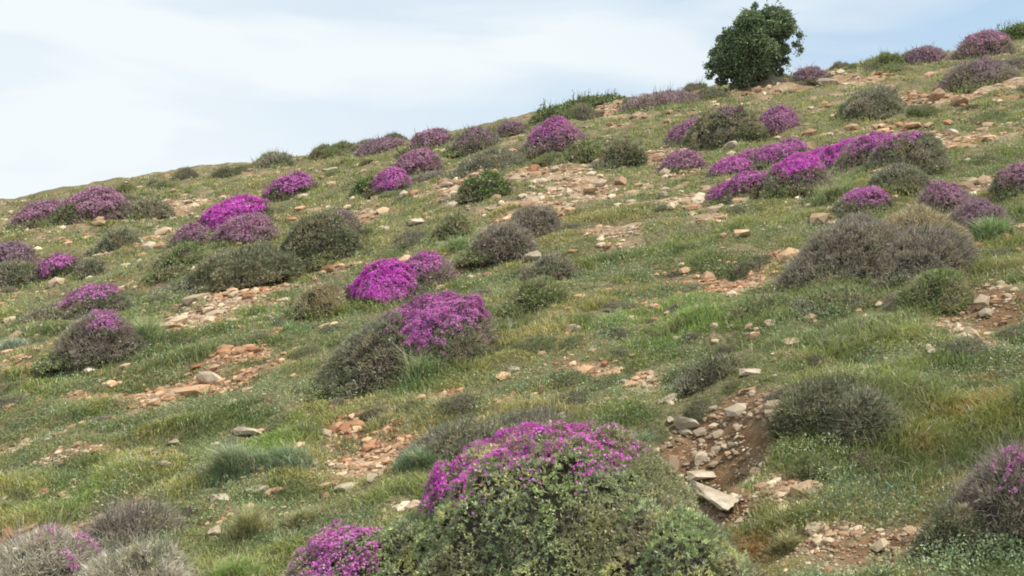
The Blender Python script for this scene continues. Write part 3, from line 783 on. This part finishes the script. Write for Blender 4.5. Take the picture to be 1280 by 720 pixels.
# scattered loose stones, individual
xs, ys = screen_pts(5200, r, 60, 715, -20, 1300)
b = bare(xs, ys); keep = (r.random(len(xs)) < b * .9 + .07) & ~covered(xs, ys, 1.02)
xs, ys = xs[keep][:215], ys[keep][:215]
bx_, by_ = cast(r.normal(size=18) * 34 + 885, r.normal(size=18) * 36 + 548)
xs = np.concatenate([xs, bx_]); ys = np.concatenate([ys, by_])
pm = [rock_obj(ROCKV[k][0], ROCKV[k][1], M_ROCK if k % 3 else M_ROCK2) for k in range(10)]
for i, (x, y) in enumerate(zip(xs, ys)):
    k = i % 10
    o = pm[k] if i < 10 else pm[k].copy()
    if i >= 10: COL.objects.link(o)
    w = (.62 if i >= len(xs) - 18 else 1) * min(r.uniform(4, 8) * (1 + r.random() ** 3 * 1.1) / F * y * (1.25 if y < 9 else 1), .22)
    o.scale = (w, w * r.uniform(.6, 1), w * r.uniform(.6, 1.1)); o.rotation_euler = (r.normal() * .25, r.normal() * .25, r.uniform(0, 6.28))
    o.location = (x, y, float(h(x, y)) + .10 * w)
    red = (k % 3 == 0)
    tag(o, 'small reddish limestone fragment lying loose on the slope' if red else 'small pale limestone fragment lying loose on the slope', 'stone',
        'small reddish limestone fragments' if red else 'small pale limestone fragments')

# gravel: uncountable
def build_gravel():
    r = np.random.default_rng(9)
    bm = bmesh.new(); bmesh.ops.create_icosphere(bm, subdivisions=1, radius=1)
    V0 = np.array([v.co[:] for v in bm.verts]); T0 = np.array([[v.index for v in f.verts] for f in bm.faces]); bm.free()
    xs, ys = screen_pts(260000, r, 40, 800, -160, 1440)
    b = bare(xs, ys); rub = np.clip(fbm(xs / .5, ys / .33, 401, 3) * 2.2 + n2(xs / 3.1, ys / 2.2, 402) * .5 + np.clip((ys - 7) / 15, -.2, .35), 0, 1) * .17
    ok = (r.random(len(xs)) < (b ** 1.2 * .66 + rub) * (1 - .72 * darksoil(xs, ys))) & ~covered(xs, ys, 1.0)
    x, y = xs[ok][:56000], ys[ok][:56000]; n = len(x)
    s = np.clip(r.lognormal(.1, .65, n) * 2.0 / F * y, .006, .13) * .8
    sh = V0[None] * (1 + .20 * r.normal(size=(n, len(V0), 1))).clip(.6, 1.4) * s[:, None, None] * np.stack([r.uniform(.7, 1.4, n), r.uniform(.7, 1.2, n), r.uniform(.35, .7, n)], 1)[:, None]
    a = r.uniform(0, 6.28, n); ca, sa = np.cos(a)[:, None], np.sin(a)[:, None]
    X = sh[..., 0] * ca - sh[..., 1] * sa + x[:, None]; Y = sh[..., 0] * sa + sh[..., 1] * ca + y[:, None]
    Z = sh[..., 2] + sh[..., 0] * 0 + (h(x, y) + s * .22)[:, None] + .165 * (X - x[:, None]) + .235 * (Y - y[:, None])
    V = np.stack([X, Y, Z], -1).reshape(-1, 3)
    T = (T0[None] + (np.arange(n) * len(V0))[:, None, None]).reshape(-1, 3)
    pal = np.array([(.50, .42, .31), (.42, .31, .21), (.32, .19, .12), (.60, .53, .42), (.38, .26, .17), (.50, .42, .31)])
    zone = n2(x / 1.7, y / 1.1, 71)
    k = np.clip((r.integers(0, 6, n)), 0, 5); col = pal[k] * r.uniform(.7, 1.2, (n, 1))
    col = np.where((zone > .25)[:, None], col * [.98, .80, .70], col)
    col = col * (1 - .35 * darksoil(x, y)[:, None] * (r.random((n, 1)) < .75))
    C = np.repeat(col * [1.04, .95, .86], len(V0), 0)
    o = tri_mesh('gravel', V, T, M_TWIG, C)
    tag(o, 'loose reddish and cream limestone gravel on bare soil patches', 'gravel', kind='stuff')
build_gravel()

# ------------------------------------------------------------------ named tussocks
def tussock(label, boxes, Hm, col, n, group='grass tussocks', az=None, seed=0, lean=(.25, .9)):
    r = np.random.default_rng(seed + 3000); a = Acc(); cen = []
    for (x0, y0, x1, y1) in boxes:
        cx, w = (x0 + x1) / 2, (x1 - x0) / 2
        for q in range(n):
            pass
        # root positions: along an ellipse on the ground
        bx, by = at(cx, y1 - (y1 - y0) * .25); rw = w / F * by
        rr = np.abs(r.normal(size=n)) * .62; th = r.uniform(0, 6.28, n)
        X = bx + rr * np.cos(th) * rw * .8; Y = by + rr * np.sin(th) * rw * .45
        # tufts inside it
        X = X + .0; P = np.stack([X, Y, h(X, Y) - .01], 1)
        A2 = th + r.normal(size=n) * 1.6 if az is None else az + r.normal(size=n) * 1.3
        c = pick(col, n, r, n2(X / .12, Y / .12, seed) * .8); c = np.where((r.random(n) < .20)[:, None], [.44, .39, .24], c)
        H = Hm * r.uniform(.35, 1.2, n) * np.clip(1.05 - .5 * rr, .25, 1) * (.75 + .5 * np.clip(n2(X / (rw * .35), Y / (rw * .3), seed + 5), -.8, 1))
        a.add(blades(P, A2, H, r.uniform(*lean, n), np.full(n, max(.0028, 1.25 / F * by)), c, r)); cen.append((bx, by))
    b = np.mean(cen, 0); base = (b[0], b[1], float(h(b[0], b[1])))
    o = a.build('grass_tussock', M_GRASS, None, base); o.location = base
    tag(o, label, 'grass tussock', group)
    return o
G1 = [(.10, .15, .055), (.13, .18, .07), (.075, .12, .055), (.17, .20, .09)]
GB = [(.12, .165, .045), (.15, .19, .06), (.09, .125, .035), (.17, .17, .07)]
GO = [(.15, .15, .06), (.19, .18, .08), (.11, .12, .05), (.22, .19, .10)]
GBL = [(.085, .12, .06), (.11, .145, .07), (.07, .095, .05), (.15, .17, .095)]
tussock('long-bladed blue-green grass tussock in the lower left', [(250, 530, 330, 612), (310, 512, 402, 600)], .17, GBL, 2600, seed=1, az=2.6)
tussock('olive grass tussock between the long-bladed one and the foreground cushion', [(275, 610, 350, 690), (330, 590, 420, 680)], .14, GO, 2200, seed=2)
tussock('fresh green grass tuft at the left foot of the foreground cushion', [(230, 670, 340, 740)], .13, GB, 2200, seed=3)
tussock('tall seeding grass tussock against the front of the crowned dome', [(470, 440, 560, 490), (500, 430, 560, 488)], .26, G1 + [(.28, .27, .15)], 420, seed=4)
tussock('thin straw grass tussock at the left foot of the crowned dome', [(415, 440, 490, 492)], .24, GO + [(.28, .25, .15)], 500, seed=5)
tussock('bright green grass clump in the centre right, left part', [(725, 375, 820, 416)], .13, GB, 1500, seed=6)
tussock('bright green grass clump in the centre right, right part', [(800, 368, 905, 415)], .16, GB, 1800, seed=7)
tussock('green grass tussock right of the stacked grey pair at left', [(150, 390, 215, 444)], .22, G1, 1300, seed=8)
tussock('tall grass growing through the right end of the magenta ridge', [(1050, 170, 1120, 214), (1100, 172, 1182, 222)], .42, [(.13, .18, .055), (.16, .20, .075), (.21, .21, .11)], 900, seed=9)
tussock('grass tussock in front of the dark shrub with magenta tip', [(1010, 215, 1075, 262)], .28, [(.12, .15, .06), (.17, .18, .09)], 900, seed=10)
tussock('wispy grass tussock right of the huge brownish dome', [(1200, 265, 1280, 312)], .22, G1, 1000, seed=11)
tussock('green grass tussock below the huge brownish dome', [(1130, 340, 1210, 392)], .16, GO, 1400, seed=12)
tussock('wild grass tussock at the lower right corner of the foreground cushion', [(800, 690, 925, 770)], .14, GO + G1, 2600, seed=13)
tussock('green grass tuft left of the eroded bank', [(760, 520, 825, 575)], .12, GBL, 1500, seed=14)
tussock('dark grass tussock beneath the sprawling dark shrub', [(330, 385, 400, 425)], .14, G1, 1200, seed=15)
tussock('reddish olive grass tuft right of the pale slab', [(945, 650, 1015, 700)], .09, GO + [(.25, .14, .06)], 1600, seed=16)
tussock('straw-coloured grass tussock under the ash-grey corner shrub', [(-20, 600, 40, 650)], .11, GO, 900, seed=17)
tussock('green grass tussock right of the central dark grey pair', [(545, 285, 600, 325)], .22, G1, 900, seed=18)
tussock('silvery grass tuft at the far left edge', [(-10, 400, 40, 450)], .16, [(.25, .27, .22), (.17, .2, .14)], 700, seed=19)
tussock('soft green grass tuft behind the foreground magenta band', [(480, 545, 590, 600)], .13, GBL + G1, 1900, seed=20)

# ------------------------------------------------------------------ turf: uncountable
def build_turf():
    r = np.random.default_rng(77)
    xs, ys = screen_pts(128000, r, 15, 840, -200, 1480)
    # thin uniform supplement in world space
    b = bare(xs, ys)
    gap = np.clip(fbm(xs / .30, ys / .2, 271, 3) * 2.6 - .10 - .14 * np.clip((ys - 9) / 12, 0, 1), 0, .92)      # brown earth showing between the tufts
    ok = (r.random(len(xs)) > np.maximum(b * 1.04 - .02, gap)) & ~covered(xs, ys, .92)
    xs, ys, b = xs[ok], ys[ok], b[ok]
    n = len(xs)
    clump = fbm(xs / .34, ys / .24, 131, 2)            # long and short grass
    zone = fbm(xs / 1.6, ys / 1.0, 151, 3)             # colour zones
    zone2 = fbm(xs / .5, ys / .33, 171, 2)
    per = 11
    X = np.repeat(xs, per); Y = np.repeat(ys, per)
    sp = np.repeat(np.clip(.02 + .0016 * ys, .02, .07), per)
    m = len(X)
    X = X + r.normal(size=m) * sp; Y = Y + r.normal(size=m) * sp
    Z = h(X, Y) - .008
    g = np.array([.125, .155, .06]); olive = np.array([.185, .18, .085]); deep = np.array([.07, .10, .045]); blue = np.array([.12, .145, .09]); strawc = np.array([.46, .40, .25])
    lerp = lambda a, b_, t: a * (1 - t[:, None]) + b_ * t[:, None]
    c = lerp(np.tile(g, (n, 1)), olive, np.clip(.33 + zone * 1.7, 0, 1))
    c = lerp(c, deep, np.clip(-zone2 * 2.2 - .12, 0, .9))
    c = lerp(c, deep, np.clip(-n2(xs / .26, ys / .19, 23) * 1.3 - .1, 0, .75))  # shade of the small ground hollows painted into the blade colour
    c = lerp(c, blue, np.clip(fbm(xs / .9, ys / .6, 191, 2) * 1.4 - .1, 0, .75))
    c = lerp(c, np.array([.11, .185, .04]), ellmask(BRIGHT, xs, ys) * .8)
    rust = ellmask(RUST, xs, ys) * np.clip(.4 + 1.6 * fbm(xs / .12, ys / .09, 201, 2), 0, 1)
    c = lerp(c, np.array([.21, .115, .05]), np.clip(rust * 1.0, 0, .75))
    c = lerp(c, deep, ellmask(DARKG, xs, ys) * .6)
    c = lerp(c, np.array([.2, .19, .11]), np.clip((ys - 10) / 22, 0, .12))
    c = c * r.uniform(.8, 1.2, (n, 1))
    c = np.repeat(c, per, 0) * [2.65, 2.42, 1.8] * r.uniform(.7, 1.3, (m, 1))
    st = r.random(m) < np.repeat(.06 + .10 * b + .10 * np.clip(zone, 0, 1), per)
    c[st] = strawc * r.uniform(.7, 1.1, (int(st.sum()), 1))
    ring = (covered(xs, ys, 1.32) & (r.random(n) < .6)) * .7
    cl = np.repeat(np.clip(.6 + 1.7 * clump + ring, .16, 2.3), per)
    H = (.038 * cl) * r.uniform(.5, 1.5, m) * (1 - .4 * np.repeat(b, per)) + .010
    H = np.maximum(H, 5.4 / F * Y * r.uniform(.5, 1.3, m))
    H[st] *= 1.25; H = H * (1 - .6 * np.repeat(ellmask(BANK, xs, ys), per))
    lean = r.uniform(.2, 1.15, m)
    Wd = np.maximum(.0026, 1.25 / F * Y) * r.uniform(.7, 1.3, m)
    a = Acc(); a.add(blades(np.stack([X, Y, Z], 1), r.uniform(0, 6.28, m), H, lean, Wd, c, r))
    o = a.build('grass', M_GRASS); tag(o, 'short mixed green, olive and straw grass covering the slope', 'grass', kind='stuff')
    # small leaved herbs between the grass
    xs, ys = screen_pts(85000, r, 60, 820, -160, 1440)
    hb = fbm(xs / .28, ys / .2, 231, 2)
    ok = (hb > .05) & (r.random(len(xs)) > bare(xs, ys) * 1.1 + ellmask(BANK, xs, ys)) & ~covered(xs, ys, .95)
    xs, ys, hb = xs[ok], ys[ok], hb[ok]; n = len(xs); per = 7
    X = np.repeat(xs, per); Y = np.repeat(ys, per); m = len(X)
    sp = np.clip(.012 + .0012 * Y, .01, .06)
    X = X + r.normal(size=m) * sp; Y = Y + r.normal(size=m) * sp
    Z = h(X, Y) + r.uniform(.0, .07, m) * (1 - .6 * np.clip((Y - 8) / 14, 0, 1)) * np.repeat(np.clip(hb * 3, .2, 1.2), per)
    pal = [(.085, .12, .05), (.12, .15, .075), (.14, .17, .10), (.16, .175, .07), (.065, .09, .045)]
    c = pick(pal, m, r, np.repeat(fbm(xs / .5, ys / .4, 251, 2), per))
    L = np.maximum(.010, 2.5 / F * Y) * r.uniform(.6, 1.4, m)
    P = np.stack([X, Y, Z], 1)
    a = Acc(); a.add(leaves(P, np.tile([0, -.15, .7], (m, 1)), L, L * .5, .8, c, r))
    o = a.build('ground_cover', M_LEAF); tag(o, 'small leaved green herbs matted between the grass blades', 'ground cover', kind='stuff')
build_turf()

# ------------------------------------------------------------------ camera, sun, sky
cam = bpy.data.cameras.new('camera'); co = bpy.data.objects.new('camera', cam); COL.objects.link(co)
cam.lens = 36 * F / W0; cam.sensor_width = 36; cam.clip_start = .05; cam.clip_end = 2000
co.location = (0, 0, EYE); co.rotation_euler = (R(90) + PITCH, 0, 0)
SC.camera = co

sl = bpy.data.lights.new('sun', 'SUN'); sl.energy = 5.0; sl.angle = R(.55); sl.color = (1, .94, .83)
so = bpy.data.objects.new('sun', sl); COL.objects.link(so)
so.rotation_euler = (R(90 - SUN_EL), 0, -R(SUN_AZ)); 
from mathutils import Vector
d = Vector((math.sin(R(SUN_AZ)) * math.cos(R(SUN_EL)), math.cos(R(SUN_AZ)) * math.cos(R(SUN_EL)), math.sin(R(SUN_EL))))
so.rotation_euler = d.to_track_quat('Z', 'Y').to_euler()

w = bpy.data.worlds.new('World'); SC.world = w; w.use_nodes = True
nt = w.node_tree; N = nt.nodes; L = nt.links; N.clear()
out = N.new('ShaderNodeOutputWorld'); bg = N.new('ShaderNodeBackground'); bg.inputs[1].default_value = .15
sky = N.new('ShaderNodeTexSky'); sky.sky_type = 'NISHITA'; sky.sun_disc = False; sky.sun_elevation = R(SUN_EL); sky.sun_rotation = R(SUN_AZ)
sky.air_density = 1.0; sky.dust_density = 1.2; sky.ozone_density = 1.0
tc = N.new('ShaderNodeTexCoord'); sep = N.new('ShaderNodeSeparateXYZ'); L.new(tc.outputs['Generated'], sep.inputs[0])
mp = N.new('ShaderNodeMapping'); mp.inputs['Scale'].default_value = (1.6, 1.0, 7.0); mp.inputs['Rotation'].default_value = (0, R(-17), 0); mp.inputs['Location'].default_value = (.3, 0, .1)
L.new(tc.outputs['Generated'], mp.inputs['Vector'])
nz = N.new('ShaderNodeTexNoise'); nz.inputs['Scale'].default_value = 1.7; nz.inputs['Detail'].default_value = 5; nz.inputs['Roughness'].default_value = .45; nz.inputs['Distortion'].default_value = .3
L.new(mp.outputs[0], nz.inputs['Vector'])
mr = N.new('ShaderNodeMapRange'); mr.inputs['From Min'].default_value = .45; mr.inputs['From Max'].default_value = .62; mr.inputs['To Min'].default_value = 0; mr.inputs['To Max'].default_value = .55
L.new(nz.outputs[0], mr.inputs['Value'])
gx = N.new('ShaderNodeMapRange'); gx.inputs['From Min'].default_value = .36; gx.inputs['From Max'].default_value = -.30; gx.inputs['To Min'].default_value = .05; gx.inputs['To Max'].default_value = .72
L.new(sep.outputs[0], gx.inputs['Value'])
gz = N.new('ShaderNodeMapRange'); gz.inputs['From Min'].default_value = .30; gz.inputs['From Max'].default_value = .08; gz.inputs['To Min'].default_value = .0; gz.inputs['To Max'].default_value = .25
L.new(sep.outputs[2], gz.inputs['Value'])
ad = N.new('ShaderNodeMath'); ad.operation = 'ADD'; L.new(mr.outputs[0], ad.inputs[0]); L.new(gx.outputs[0], ad.inputs[1])
ad2 = N.new('ShaderNodeMath'); ad2.operation = 'ADD'; ad2.use_clamp = True; L.new(ad.outputs[0], ad2.inputs[0]); L.new(gz.outputs[0], ad2.inputs[1])
mx = N.new('ShaderNodeMix'); mx.data_type = 'RGBA'; mx.inputs[7].default_value = (6.0, 6.4, 6.6, 1)
L.new(ad2.outputs[0], mx.inputs[0]); pb = N.new('ShaderNodeMix'); pb.data_type = 'RGBA'; pb.inputs[0].default_value = .8; pb.inputs[7].default_value = (3.2, 4.55, 5.9, 1)
L.new(sky.outputs[0], pb.inputs[6]); L.new(pb.outputs[2], mx.inputs[6]); L.new(mx.outputs[2], bg.inputs[0]); L.new(bg.outputs[0], out.inputs[0])

SC.view_settings.view_transform = 'Standard'; SC.view_settings.look = 'None'; SC.view_settings.exposure = 0
SC.render.engine = 'CYCLES'; SC.cycles.max_bounces = 5; SC.cycles.diffuse_bounces = 3; SC.cycles.transmission_bounces = 3; SC.cycles.transparent_max_bounces = 4
SC.cycles.filter_width = 1.9
